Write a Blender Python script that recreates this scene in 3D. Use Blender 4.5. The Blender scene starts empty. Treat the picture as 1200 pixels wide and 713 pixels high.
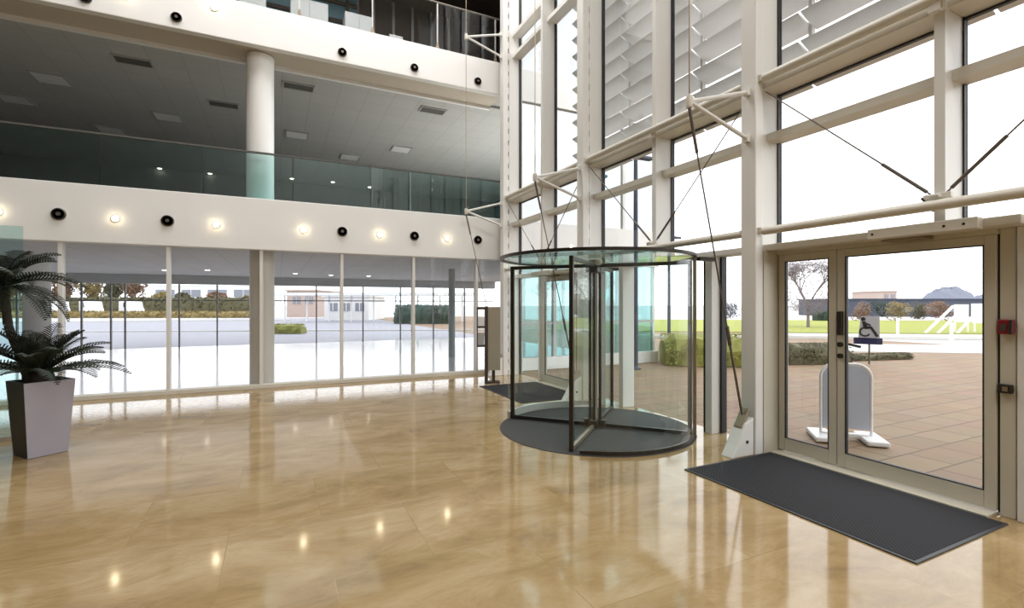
import bpy, bmesh, math, random
from mathutils import Vector, Matrix
random.seed(7)
S = bpy.context.scene
C = S.collection
R = math.radians
PI = math.pi

# ------------------------------------------------------------------ camera, world, lights, exposure
YAW = 25.8
cam = bpy.data.cameras.new('camera'); cam.sensor_width = 36; cam.lens = 569.2 * 36 / 1200
cam.clip_start = 0.05; cam.clip_end = 800
cam_o = bpy.data.objects.new('camera', cam); C.objects.link(cam_o)
cam_o.location = (0, 0, 1.6); cam_o.rotation_euler = (R(90), 0, R(-YAW))
S.camera = cam_o

w = bpy.data.worlds.new('overcast_sky'); S.world = w; w.use_nodes = True
bgn = w.node_tree.nodes['Background']
bgn.inputs[0].default_value = (0.965, 0.98, 1.0, 1); bgn.inputs[1].default_value = 2.3

def area(name, loc, sx, sy, power, rot=(0, 0, 0), col=(1, 0.985, 0.97)):
    l = bpy.data.lights.new(name, 'AREA'); l.shape = 'RECTANGLE'; l.size = sx; l.size_y = sy
    l.energy = power; l.color = col
    o = bpy.data.objects.new(name, l); C.objects.link(o); o.location = loc; o.rotation_euler = rot
    return o
area('roof_fill_light', (0.8, 8.0, 11.7), 8, 3.4, 650)  # fill lamp added out of view to brighten the atrium
area('roof_fill_light', (2.0, -3.8, 11.7), 5, 4.6, 750)  # second added fill lamp, out of view behind the camera
area('hall_fill_light', (-3.0, 15.5, 2.5), 10, 6, 80)  # added fill, not a fitting; lifts the grey hall ceiling
area('gallery_fill_light', (7.6, 12.2, 6.35), 3.0, 2.6, 720)  # added fill, stands in for daylight through the glazing on the right
area('upper_gallery_fill', (1.0, 12.6, 9.9), 8, 2, 22)  # added fill so the teal screen of the top gallery shows

S.view_settings.view_transform = 'Standard'; S.view_settings.look = 'None'
S.view_settings.exposure = 0.2; S.view_settings.gamma = 1.0; S.view_settings.use_curve_mapping = False
S.cycles.transparent_max_bounces = 48; S.cycles.max_bounces = 10; S.cycles.transmission_bounces = 10
S.cycles.caustics_reflective = False; S.cycles.caustics_refractive = False
S.cycles.sample_clamp_indirect = 6.0

# ------------------------------------------------------------------ helpers
SY, CY = math.sin(R(YAW)), math.cos(R(YAW))
def at(u, d, z=0.0):                    # a place seen in direction u at depth d
    l = (u - 600) / 569.2 * d
    return Vector((SY * d + CY * l, CY * d - SY * l, z))

class MB:
    def __init__(s): s.v = []; s.f = []
    def add(s, vs, fs):
        n = len(s.v); s.v += [Vector(p) for p in vs]; s.f += [[i + n for i in f] for f in fs]; return s
    def box(s, x0, x1, y0, y1, z0, z1):
        vs = [(x, y, z) for z in (z0, z1) for y in (y0, y1) for x in (x0, x1)]
        return s.add(vs, [(0, 2, 3, 1), (4, 5, 7, 6), (0, 1, 5, 4), (2, 6, 7, 3), (0, 4, 6, 2), (1, 3, 7, 5)])
    def obox(s, c, ang, hx, hy, z0, z1):   # box turned about z
        ca, sa = math.cos(ang), math.sin(ang)
        vs = [(c[0] + x * ca - y * sa, c[1] + x * sa + y * ca, z) for z in (z0, z1) for y in (-hy, hy) for x in (-hx, hx)]
        return s.add(vs, [(0, 2, 3, 1), (4, 5, 7, 6), (0, 1, 5, 4), (2, 6, 7, 3), (0, 4, 6, 2), (1, 3, 7, 5)])
    def tube(s, p, q, r, n=10, r2=None, cap=True):
        p, q = Vector(p), Vector(q); r2 = r if r2 is None else r2
        d = (q - p).normalized(); a = d.orthogonal().normalized(); b = d.cross(a)
        vs = [c + (a * math.cos(2 * PI * i / n) + b * math.sin(2 * PI * i / n)) * rr for c, rr in ((p, r), (q, r2)) for i in range(n)]
        fs = [(i, (i + 1) % n, n + (i + 1) % n, n + i) for i in range(n)]
        if cap: fs += [list(range(n))[::-1], list(range(n, 2 * n))]
        return s.add(vs, fs)
    def path(s, pts, r, n=8):
        for i in range(len(pts) - 1): s.tube(pts[i], pts[i + 1], r, n)
        return s
    def prism(s, poly, axis, a0, a1):      # polygon in the two other axes, pushed along axis
        def P(p, a):
            return {'x': (a, p[0], p[1]), 'y': (p[0], a, p[1]), 'z': (p[0], p[1], a)}[axis]
        n = len(poly); vs = [P(p, a0) for p in poly] + [P(p, a1) for p in poly]
        fs = [(i, (i + 1) % n, n + (i + 1) % n, n + i) for i in range(n)] + [list(range(n))[::-1], list(range(n, 2 * n))]
        return s.add(vs, fs)
    def lathe(s, prof, c, n=32, axis='z'):
        vs = []
        for r, h in prof:
            for i in range(n):
                t = 2 * PI * i / n; a, b = r * math.cos(t), r * math.sin(t)
                o = {'z': (a, b, h), 'y': (a, h, b), 'x': (h, a, b)}[axis]
                vs.append((c[0] + o[0], c[1] + o[1], c[2] + o[2]))
        fs = []
        for k in range(len(prof) - 1):
            for i in range(n):
                fs.append((k * n + i, k * n + (i + 1) % n, (k + 1) * n + (i + 1) % n, (k + 1) * n + i))
        fs.append(list(range(n))[::-1]); fs.append([(len(prof) - 1) * n + i for i in range(n)])
        return s.add(vs, fs)
    def arc(s, c, r0, r1, a0, a1, z0, z1, n=16):   # a curved slab
        vs = []
        for i in range(n + 1):
            t = a0 + (a1 - a0) * i / n; ca, sa = math.cos(t), math.sin(t)
            vs += [(c[0] + r0 * ca, c[1] + r0 * sa, z0), (c[0] + r1 * ca, c[1] + r1 * sa, z0),
                   (c[0] + r1 * ca, c[1] + r1 * sa, z1), (c[0] + r0 * ca, c[1] + r0 * sa, z1)]
        fs = []
        for i in range(n):
            for k in range(4):
                fs.append((4 * i + k, 4 * i + (k + 1) % 4, 4 * i + 4 + (k + 1) % 4, 4 * i + 4 + k))
        fs += [(0, 3, 2, 1), (4 * n, 4 * n + 1, 4 * n + 2, 4 * n + 3)]
        return s.add(vs, fs)
    def build(s, name, m, parent=None, loc=None, bevel=0, smooth=False):
        if parent is not None:
            off = Vector(parent['_o']) if '_o' in parent.keys() else OFF[parent.as_pointer()]
        else:
            if loc is None:
                xs = [p.x for p in s.v]; ys = [p.y for p in s.v]
                loc = ((min(xs) + max(xs)) / 2, (min(ys) + max(ys)) / 2, min(p.z for p in s.v))
            off = Vector(loc)
        me = bpy.data.meshes.new(name); me.from_pydata([p - off for p in s.v], [], s.f)
        bm = bmesh.new(); bm.from_mesh(me); bmesh.ops.recalc_face_normals(bm, faces=bm.faces); bm.to_mesh(me); bm.free()
        if smooth:
            for p in me.polygons: p.use_smooth = True
        me.materials.append(m)
        o = bpy.data.objects.new(name, me); C.objects.link(o)
        if parent is not None: o.parent = parent
        else: o.location = off
        OFF[o.as_pointer()] = off
        if bevel:
            b = o.modifiers.new('Bevel', 'BEVEL'); b.width = bevel; b.segments = 2; b.limit_method = 'ANGLE'
        if smooth:
            try:
                me.set_sharp_from_angle(angle=R(40))
            except Exception: pass
        return o
OFF = {}
def tag(o, label=None, cat=None, group=None, kind=None):
    if label: o['label'] = label
    if cat: o['category'] = cat
    if group: o['group'] = group
    if kind: o['kind'] = kind
    return o
def thing(name, loc, label, cat, group=None, kind=None):
    o = bpy.data.objects.new(name, None); C.objects.link(o); o.location = loc; o.empty_display_size = .1
    OFF[o.as_pointer()] = Vector(loc)
    return tag(o, label, cat, group, kind)
def struct(mb, name, m, label=None, parent=None, bevel=0, smooth=False):
    o = mb.build(name, m, parent, bevel=bevel, smooth=smooth)
    if parent is None: tag(o, label, None, None, 'structure')
    return o
def kids(o): return [c for c in C.objects if c.parent == o]
def copy_tree(o, parent=None, loc=None, label=None):
    c = o.copy(); C.objects.link(c); OFF[c.as_pointer()] = OFF.get(o.as_pointer(), Vector())
    if parent is not None: c.parent = parent
    if loc is not None: c.location = loc
    if label: c['label'] = label
    for k in kids(o): copy_tree(k, c)
    return c

# ------------------------------------------------------------------ materials
def mat(name, col, rough=.5, metal=0, noise=0, nscale=8, bump=0, spec=.5, emit=None, estr=0, coat=0):
    m = bpy.data.materials.new(name); m.use_nodes = True
    nt = m.node_tree; b = nt.nodes['Principled BSDF']
    b.inputs['Base Color'].default_value = (*col, 1); b.inputs['Roughness'].default_value = rough
    b.inputs['Metallic'].default_value = metal; b.inputs['Specular IOR Level'].default_value = spec
    if coat: b.inputs['Coat Weight'].default_value = coat
    if emit: b.inputs['Emission Color'].default_value = (*emit, 1); b.inputs['Emission Strength'].default_value = estr
    if noise or bump:
        tc = nt.nodes.new('ShaderNodeTexCoord'); n = nt.nodes.new('ShaderNodeTexNoise'); n.inputs['Scale'].default_value = nscale
        n.inputs['Detail'].default_value = 5
        nt.links.new(tc.outputs['Object'], n.inputs['Vector'])
        if noise:
            mx = nt.nodes.new('ShaderNodeMix'); mx.data_type = 'RGBA'
            lo = [max(0, c * (1 - noise)) for c in col]; hi = [min(1, c * (1 + noise)) for c in col]
            mx.inputs[6].default_value = (*lo, 1); mx.inputs[7].default_value = (*hi, 1)
            nt.links.new(n.outputs['Fac'], mx.inputs[0]); nt.links.new(mx.outputs[2], b.inputs['Base Color'])
        if bump:
            bp = nt.nodes.new('ShaderNodeBump'); bp.inputs['Strength'].default_value = bump; bp.inputs['Distance'].default_value = .02
            nt.links.new(n.outputs['Fac'], bp.inputs['Height']); nt.links.new(bp.outputs['Normal'], b.inputs['Normal'])
    return m
def glass(name, tint, refl=1.0, base=.04):
    m = bpy.data.materials.new(name); m.use_nodes = True; nt = m.node_tree
    for n in list(nt.nodes): nt.nodes.remove(n)
    out = nt.nodes.new('ShaderNodeOutputMaterial'); mx = nt.nodes.new('ShaderNodeMixShader')
    tr = nt.nodes.new('ShaderNodeBsdfTransparent'); tr.inputs[0].default_value = (*tint, 1)
    gl = nt.nodes.new('ShaderNodeBsdfGlossy'); gl.inputs['Roughness'].default_value = .01; gl.inputs[0].default_value = (1, 1, 1, 1)
    lw = nt.nodes.new('ShaderNodeLayerWeight'); lw.inputs['Blend'].default_value = .5
    pw = nt.nodes.new('ShaderNodeMath'); pw.operation = 'POWER'; pw.inputs[1].default_value = 4.5
    ml = nt.nodes.new('ShaderNodeMath'); ml.operation = 'MULTIPLY_ADD'; ml.inputs[1].default_value = .8 * refl; ml.inputs[2].default_value = base * refl
    nt.links.new(lw.outputs['Facing'], pw.inputs[0]); nt.links.new(pw.outputs[0], ml.inputs[0])
    nt.links.new(ml.outputs[0], mx.inputs[0]); nt.links.new(tr.outputs[0], mx.inputs[1]); nt.links.new(gl.outputs[0], mx.inputs[2])
    nt.links.new(mx.outputs[0], out.inputs[0])
    return m
def marble():
    m = bpy.data.materials.new('polished_beige_marble'); m.use_nodes = True; nt = m.node_tree; b = nt.nodes['Principled BSDF']
    N = nt.nodes.new; L = nt.links.new
    tc = N('ShaderNodeTexCoord')
    n1 = N('ShaderNodeTexNoise'); n1.inputs['Scale'].default_value = 1.5; n1.inputs['Detail'].default_value = 12; n1.inputs['Distortion'].default_value = .45; n1.inputs['Roughness'].default_value = .72
    br = N('ShaderNodeTexBrick'); br.offset = .5; br.inputs['Scale'].default_value = 1.0
    br.inputs['Brick Width'].default_value = 1.2; br.inputs['Row Height'].default_value = .9
    br.inputs['Mortar Size'].default_value = .0035; br.inputs['Mortar Smooth'].default_value = 0.2
    br.inputs['Color1'].default_value = (.95, .95, .95, 1); br.inputs['Color2'].default_value = (1.03, 1.02, 1.02, 1); br.inputs['Mortar'].default_value = (.90, .89, .87, 1)
    br.inputs['Bias'].default_value = 0
    # each slab is cut from another stretch of stone: shift the veins by the slab's own tone
    av = N('ShaderNodeVectorMath'); av.operation = 'MULTIPLY_ADD'; av.inputs[1].default_value = (9, 7, 5)
    L(br.outputs['Color'], av.inputs[0]); L(tc.outputs['Object'], av.inputs[2])
    L(tc.outputs['Object'], br.inputs['Vector']); mp = N('ShaderNodeMapping'); mp.inputs['Rotation'].default_value = (0, 0, R(35)); mp.inputs['Scale'].default_value = (.8, 1.7, 1)
    L(av.outputs[0], mp.inputs[0]); L(mp.outputs[0], n1.inputs['Vector'])
    cr = N('ShaderNodeValToRGB'); e = cr.color_ramp.elements
    e[0].position = .36; e[0].color = (.25, .168, .078, 1); e[1].position = .64; e[1].color = (.41, .305, .170, 1)
    k = e.new(.5); k.color = (.335, .232, .108, 1)
    L(n1.outputs['Fac'], cr.inputs[0])
    mx = N('ShaderNodeMix'); mx.data_type = 'RGBA'; mx.blend_type = 'MULTIPLY'; mx.inputs[0].default_value = 1
    L(cr.outputs[0], mx.inputs[6]); L(br.outputs['Color'], mx.inputs[7]); L(mx.outputs[2], b.inputs['Base Color'])
    b.inputs['Roughness'].default_value = .085; b.inputs['IOR'].default_value = 1.48
    return m
def paver(name, c1, c2, mortar, bw, rh, ms=.012, rough=.7, rot=0):
    m = bpy.data.materials.new(name); m.use_nodes = True; nt = m.node_tree; b = nt.nodes['Principled BSDF']; N = nt.nodes.new; L = nt.links.new
    tc = N('ShaderNodeTexCoord'); mp = N('ShaderNodeMapping'); mp.inputs['Rotation'].default_value = (0, 0, rot)
    br = N('ShaderNodeTexBrick'); br.inputs['Scale'].default_value = 1; br.inputs['Brick Width'].default_value = bw; br.inputs['Row Height'].default_value = rh
    br.inputs['Mortar Size'].default_value = ms; br.inputs['Color1'].default_value = (*c1, 1); br.inputs['Color2'].default_value = (*c2, 1); br.inputs['Mortar'].default_value = (*mortar, 1)
    n = N('ShaderNodeTexNoise'); n.inputs['Scale'].default_value = 1.5; n.inputs['Detail'].default_value = 6
    mx = N('ShaderNodeMix'); mx.data_type = 'RGBA'; mx.blend_type = 'MULTIPLY'; mx.inputs[0].default_value = .35
    L(tc.outputs['Object'], mp.inputs[0]); L(mp.outputs[0], br.inputs['Vector']); L(tc.outputs['Object'], n.inputs['Vector'])
    L(br.outputs['Color'], mx.inputs[6]); L(n.outputs['Color'], mx.inputs[7]); L(mx.outputs[2], b.inputs['Base Color'])
    b.inputs['Roughness'].default_value = rough
    return m
def ribbed(name, c1, c2, scale, ang=0):
    m = bpy.data.materials.new(name); m.use_nodes = True; nt = m.node_tree; b = nt.nodes['Principled BSDF']; N = nt.nodes.new; L = nt.links.new
    tc = N('ShaderNodeTexCoord'); wv = N('ShaderNodeTexChecker'); wv.inputs['Scale'].default_value = scale
    wv.inputs[1].default_value = (*c1, 1); wv.inputs[2].default_value = (*c2, 1)
    L(tc.outputs['Object'], wv.inputs['Vector']); L(wv.outputs['Color'], b.inputs['Base Color'])
    bp = N('ShaderNodeBump'); bp.inputs['Strength'].default_value = .4; bp.inputs['Distance'].default_value = .004
    L(wv.outputs['Fac'], bp.inputs['Height']); L(bp.outputs[0], b.inputs['Normal']); b.inputs['Roughness'].default_value = .85
    b.inputs['Specular IOR Level'].default_value = .2
    return m
def gridded(name, col, line, size, rough=.8):
    m = bpy.data.materials.new(name); m.use_nodes = True; nt = m.node_tree; b = nt.nodes['Principled BSDF']; N = nt.nodes.new; L = nt.links.new
    tc = N('ShaderNodeTexCoord'); br = N('ShaderNodeTexBrick'); br.offset = 0; br.inputs['Scale'].default_value = 1
    br.inputs['Brick Width'].default_value = size; br.inputs['Row Height'].default_value = size; br.inputs['Mortar Size'].default_value = .012
    br.inputs['Color1'].default_value = (*col, 1); br.inputs['Color2'].default_value = (*[c * .95 for c in col], 1); br.inputs['Mortar'].default_value = (*line, 1)
    L(tc.outputs['Object'], br.inputs['Vector']); L(br.outputs['Color'], b.inputs['Base Color']); b.inputs['Roughness'].default_value = rough
    return m

M = dict(
    marble=marble(),
    white=mat('white_paint', (.82, .81, .79), .55, noise=.02, nscale=3),
    soffit=mat('warm_soffit_paint', (.56, .49, .40), .7, noise=.03),
    cream=mat('cream_steel_paint', (.66, .625, .55), .4, noise=.03, nscale=4),
    pale=mat('pale_steel_paint', (.74, .725, .69), .38, noise=.02, nscale=4),
    stone=mat('stone_coloured_aluminium', (.57, .53, .43), .4, noise=.04, nscale=5),
    gasket=mat('black_gasket', (.02, .02, .022), .5, noise=.2),
    bronze=mat('dark_bronze', (.045, .038, .03), .35, metal=.6, noise=.2, nscale=20),
    brass=mat('brushed_bronze', (.34, .28, .20), .35, metal=.7, noise=.1, nscale=25),
    alu=mat('pale_aluminium', (.62, .61, .57), .35, metal=.5, noise=.05, nscale=20),
    blade=mat('silver_louvre_paint', (.74, .74, .74), .45, metal=0, noise=.04, nscale=3),
    cable=mat('steel_cable', (.16, .14, .12), .4, metal=.7, noise=.1, nscale=40),
    sleeve=mat('brown_cable_sleeve', (.10, .075, .06), .5, noise=.2, nscale=30),
    gridceil=gridded('grey_tile_ceiling', (.50, .49, .47), (.42, .41, .39), .6),
    lowceil=gridded('pale_grey_tile_ceiling', (.60, .58, .56), (.48, .46, .45), .6),
    fmul=mat('grey_mullion_paint', (.15, .145, .14), .5, noise=.05),
    ceilpanel=mat('pale_ceiling_panel', (.80, .79, .77), .6, noise=.05),
    vent=mat('dark_vent', (.10, .095, .085), .7, noise=.2),
    darkgrey=mat('dark_grey_wall', (.20, .20, .195), .7, noise=.2, nscale=2),
    brownwall=mat('dark_brown_panelling', (.065, .045, .036), .5, noise=.3, nscale=2),
    tealpanel=mat('teal_glass_panel', (.16, .36, .44), .2, noise=.15, nscale=1.5),
    palefloor=mat('pale_polished_floor', (.72, .72, .75), .12, noise=.05, nscale=1.0),
    greyfloor=mat('grey_carpet_floor', (.45, .44, .42), .9, noise=.1),
    greycol=mat('grey_column_paint', (.42, .42, .41), .5, noise=.04),
    mat=ribbed('charcoal_ribbed_mat', (.016, .016, .018), (.034, .034, .038), 60),
    roundmat=ribbed('grey_round_mat', (.055, .053, .052), (.085, .082, .08), 55),
    planter=mat('lilac_grey_planter', (.34, .32, .37), .4, noise=.04, nscale=3),
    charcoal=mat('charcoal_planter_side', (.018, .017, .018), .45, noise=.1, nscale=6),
    cupb=mat('pale_grey_laminate', (.50, .52, .52), .5, noise=.03),
    soil=mat('dark_soil', (.03, .022, .016), .95, noise=.4, nscale=30, bump=.4),
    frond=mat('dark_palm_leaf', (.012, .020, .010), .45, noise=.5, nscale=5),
    stem=mat('palm_trunk', (.035, .028, .02), .9, noise=.5, nscale=18, bump=.5),
    red=mat('red_plastic', (.20, .008, .012), .35, noise=.08),
    black=mat('black_plastic', (.015, .015, .016), .4, noise=.2),
    operator=mat('grey_beige_metal', (.60, .56, .48), .4, noise=.03),
    kiosk=mat('khaki_board', (.34, .30, .22), .5, noise=.05),
    brown=mat('dark_brown_frame', (.055, .035, .03), .5, noise=.2),
    gfac=glass('clear_facade_glass', (.985, .99, .99), .7),
    ghall=glass('clear_hall_glass', (.97, .975, .98), .55),
    gteal=glass('teal_balustrade_glass', (.74, .87, .86), 1.0, .05),
    gwing=glass('teal_wing_glass', (.52, .78, .80), 2.2, .08),
    gmirror=glass('reflective_wing_glass', (.36, .40, .40), 4.0, .10),
    gdoor=glass('green_tinted_door_glass', (.965, .988, .980), .6),
    gleft=glass('aqua_screen_glass', (.80, .93, .93), .9),
    lamp=mat('warm_lamp', (1, .9, .75), .4, emit=(1, .83, .55), estr=32, noise=.01),
    downl=mat('downlight_lens', (1, .95, .85), .4, emit=(1, .88, .68), estr=7, noise=.01),
    # outdoors
    paving=paver('brown_paving', (.275, .175, .100), (.315, .210, .125), (.16, .10, .06), .6, .4, .012),
    concrete=mat('pale_concrete', (.50, .485, .47), .8, noise=.08, nscale=.6),
    road=mat('pale_asphalt', (.30, .30, .345), .7, noise=.1, nscale=.4),
    grass=mat('bright_grass', (.28, .30, .05), .9, noise=.25, nscale=3),
    kerb=mat('pale_kerb', (.60, .59, .57), .8, noise=.05),
    hedge=mat('yellow_green_leaves', (.24, .25, .045), .7, noise=.5, nscale=6),
    hedge2=mat('olive_brown_leaves', (.085, .075, .03), .7, noise=.5, nscale=6),
    autumn=mat('ochre_autumn_leaves', (.23, .17, .06), .8, noise=.45, nscale=4),
    russet=mat('russet_leaves', (.20, .115, .07), .8, noise=.4, nscale=4),
    dgreen=mat('dark_green_leaves', (.03, .05, .035), .8, noise=.4, nscale=4),
    bark=mat('grey_brown_bark', (.15, .12, .10), .9, noise=.4, nscale=10),
    twig=mat('mauve_twigs', (.23, .19, .20), .9, noise=.3, nscale=10),
    vanwhite=mat('white_vehicle_paint', (.82, .82, .83), .25, noise=.02),
    tyre=mat('tyre_rubber', (.02, .02, .02), .8, noise=.2),
    winglass=mat('dark_vehicle_glass', (.05, .06, .07), .1, noise=.1),
    brick=mat('pinkish_brick', (.46, .36, .32), .8, noise=.12, nscale=6),
    render=mat('white_render', (.78, .78, .77), .7, noise=.03),
    slate=mat('blue_grey_cladding', (.055, .065, .10), .6, noise=.25, nscale=.4),
    greywin=mat('grey_window', (.22, .24, .28), .2, noise=.1),
    tealfac=mat('teal_facade_glass', (.10, .24, .27), .12, noise=.25, nscale=1.2),
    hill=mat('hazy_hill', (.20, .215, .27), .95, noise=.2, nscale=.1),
    signgrey=mat('grey_sign_face', (.36, .36, .38), .5, noise=.04),
    signblue=mat('navy_sign_face', (.009, .009, .055), .5, noise=.05),
    aboard=mat('blue_grey_board', (.44, .48, .57), .45, noise=.04),
    whitep=mat('white_plastic', (.82, .82, .82), .4, noise=.02),
)

# ================================================================== STRUCTURE
YW = 10.4            # front of the glazed hall and galleries
XE = 9.4
XG = 5.0             # glass plane of the entrance facade
# floors
struct(MB().box(-14, 5.0, -8, YW, -.2, 0), 'floor', M['marble'], 'polished beige marble floor of the atrium')
struct(MB().box(-14, XE, YW, 21.6, -.2, -.001), 'floor_rear', M['palefloor'], 'pale floor of the hall behind the glazed wall')
struct(MB().box(-14.2, -14, -8, 21.6, -.2, 12), 'wall_left', M['brownwall'])
struct(MB().box(-14.2, 5.2, -8.2, -8, -.2, 12), 'wall_back', M['greycol'])
struct(MB().box(-14.2, 5.2, -8.2, 21.8, 12, 12.2), 'ceiling', M['white'])

# --- slabs of the galleries
struct(MB().box(-14, XE, 10.52, 21.6, 2.66, 2.70), 'ceiling_rear', M['lowceil'], 'grey tiled ceiling of the hall behind the glazed wall')
struct(MB().box(-14, XE, 10.52, 21.6, 2.71, 3.5), 'floor_gallery', M['greyfloor'])
struct(MB().box(-14, 4.74, 10.30, 10.50, 2.62, 3.59), 'trim_1', M['white'], 'white lower fascia band over the glazed wall', bevel=.012)
struct(MB().box(-14, XE, 11.14, 21.6, 6.50, 6.54), 'ceiling_gallery', M['gridceil'], 'grey ceiling of the first gallery')
struct(MB().box(-14, XE, 10.46, 21.6, 6.56, 6.92), 'floor_upper', M['greyfloor'])
struct(MB().box(-14, 4.74, 10.30, 10.45, 6.47, 7.22), 'trim_2', M['white'], 'white upper fascia band below the top gallery', bevel=.012)
struct(MB().box(-14, 4.74, 10.45, 11.06, 6.49, 6.55), 'trim_3', M['soffit'], 'tan soffit under the upper fascia')
struct(MB().box(-14, 4.74, 11.06, 11.14, 6.42, 6.55), 'trim_4', M['white'], 'thin white cornice between tan soffit and grey ceiling')
struct(MB().box(-14, XE, 21.4, 21.6, 3.5, 6.5), 'wall_gallery', M['darkgrey'], 'dark rear wall of the first gallery')
struct(MB().box(-14, XE, 10.6, 16, 10.2, 10.3), 'ceiling_upper', M['brownwall'])
struct(MB().box(-14, 4.78, 10.3, 10.42, 8.8, 12), 'trim_5', M['white'])  # unseen valance, lowered to keep the roof fill off the top gallery
struct(MB().box(2.05, XE, 14.0, 14.2, 6.92, 10.2), 'wall_upper', M['brownwall'], 'dark brown wall of the top gallery')
struct(MB().box(-14, XE, 21.3, 21.62, 2.33, 2.655), 'trim_6', M['greycol'], 'grey lintel over the far glazing of the hall')
struct(MB().box(-14, 4.8, 10.33, 10.5, 0.0, .075), 'baseboard_rear', M['cream'], 'cream sill along the foot of the glazed wall', bevel=.006)

# teal glazed screen of the top gallery
wu = thing('window_20', (-3, 14, 6.92), 'teal glazed screen of the top gallery', 'window', kind='structure')
MB().box(-14, 2.0, 14.06, 14.1, 6.92, 10.2).build('pane', M['tealpanel'], wu)
fb = MB()
for z in (7.5, 8.55, 8.95, 9.3, 9.8): fb.box(-14, 2.0, 14.0, 14.06, z, z + .09)
for i in range(15): fb.box(-13 + i * 1.05, -12.93 + i * 1.05, 13.99, 14.06, 6.92, 10.2)
fb.build('window_frame', M['brownwall'], wu)
pb = MB()
for x in (2.4, 2.95, 3.5, 4.05, 4.6, 5.15, 5.7, 6.3): pb.box(x, x + .07, 13.93, 13.99, 6.92, 10.2)
struct(pb, 'trim_7', M['greycol'])

# --- glazed wall at the rear of the atrium
XM = [-10.5, -9.04, -7.57, -6.1, -4.63, -3.19, -1.73, -.27, 1.18, 2.65, 4.11]
for i in range(len(XM)):
    x0 = XM[i]; x1 = XM[i + 1] if i + 1 < len(XM) else 4.78
    wn = thing('window_%d' % (i + 1), ((x0 + x1) / 2, 10.42, 0.075), 'tall pane of the glazed wall under the lower fascia', 'window', kind='structure')
    MB().box(x0 + .03, x1 - .03 if i + 1 < len(XM) else x1, 10.41, 10.425, .075, 2.62).build('pane', M['ghall'], wn)
    MB().box(x0 - .028, x0 + .028, 10.34, 10.48, .075, 2.62).build('mullion', M['pale'], wn)
# far glazing of the hall
XF = [-13, -11.2, -9.4, -7.7, -6.05, -5.25, -4.85, -3.25, -2.05, -.35, 1.45, 3.3, 4.9, 6.4, 7.9, 9.4]
for i in range(len(XF) - 1):
    x0, x1 = XF[i], XF[i + 1]
    wn = thing('window_%d' % (i + 30), ((x0 + x1) / 2, 21.5, 0), 'pane of the far glazing of the hall', 'window', kind='structure')
    MB().box(x0 + .02, x1 - .02, 21.49, 21.5, 0, 2.33).build('pane', M['ghall'], wn)
    MB().box(x0 - .022, x0 + .022, 21.42, 21.52, 0, 2.33).build('mullion', M['fmul'], wn)
    MB().box(x0 + .03, x1 - .03, 21.45, 21.5, 1.71, 1.75).build('transom', M['fmul'], wn)
# wing beyond the facade: bands, outer glazing, end walls
struct(MB().box(5.12, XE + .1, 10.34, 10.50, 2.62, 3.59), 'trim_8', M['white'], 'lower white band outside the facade')
struct(MB().box(5.12, XE + .1, 10.34, 10.45, 6.47, 7.22), 'trim_9', M['white'], 'upper white band outside the facade')
struct(MB().box(5.12, XE + .1, 10.34, 10.52, 0, .30), 'trim_10', M['white'], 'white plinth outside the facade')
struct(MB().box(XE, XE + .12, 10.34, 21.62, 2.66, 10.3), 'wall_right', M['tealfac'], 'teal end wall of the wing')
for i in range(7):
    y0 = 10.52 + i * 1.57
    wn = thing('window_%d' % (80 + i), (XE + .05, y0, 0), 'end pane of the hall', 'window', kind='structure')
    MB().box(XE + .05, XE + .062, y0 + .03, y0 + 1.54, 0, 2.66).build('pane', M['ghall'], wn)
    MB().box(XE, XE + .1, y0 - .03, y0 + .03, 0, 2.66).build('mullion', M['pale'], wn)
for i in range(4):
    x0 = 5.12 + i * 1.07; x1 = x0 + 1.07
    wn = thing('window_%d' % (50 + i), (x0, 10.42, .3), 'teal outer pane of the wing beside the revolving door', 'window', kind='structure')
    MB().box(x0 + .04, x1 - .04, 10.41, 10.425, .30, 2.62).build('pane', M['gwing'], wn)
    MB().box(x0 - .04, x0 + .04, 10.36, 10.47, .30, 2.62).build('mullion', M['greycol'], wn)
    MB().box(x0 + .04, x1 - .04, 10.38, 10.45, 1.10, 1.16).build('transom', M['greycol'], wn)
    wn = thing('window_%d' % (60 + i), (x0, 10.42, 3.59), 'outer pane of the first gallery', 'window', kind='structure')
    MB().box(x0 + .04, x1 - .04, 10.41, 10.425, 3.59, 6.47).build('pane', M['gmirror'], wn)
    MB().box(x0 - .04, x0 + .04, 10.36, 10.47, 3.59, 6.47).build('mullion', M['pale'], wn)
    wn = thing('window_%d' % (70 + i), (x0, 10.42, 7.22), 'outer pane of the top gallery', 'window', kind='structure')
    MB().box(x0 + .04, x1 - .04, 10.41, 10.425, 7.22, 10.2).build('pane', M['gmirror'], wn)
    MB().box(x0 - .04, x0 + .04, 10.36, 10.47, 7.22, 10.2).build('mullion', M['pale'], wn)

# --- round columns
def round_column(x, y, z0, z1, r, m, label):
    o = MB().lathe([(r, z0), (r, z1)], (x, y, 0), 36).build('column', m, smooth=True)
    tag(o, label, 'column', None, 'structure')
round_column(-.30, 10.80, 3.50, 6.47, .245, M['white'], 'round white column between the two fascia bands')
round_column(-.27, 10.80, 0, 2.655, .22, M['cream'], 'round cream column behind the glazed wall')
round_column(-4.7, 14.0, 0, 2.655, .23, M['greycol'], 'round grey column in the hall behind the palm')
round_column(4.75, 14.0, 0, 2.655, .10, M['greycol'], 'slim grey column in the hall near the facade')

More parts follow.
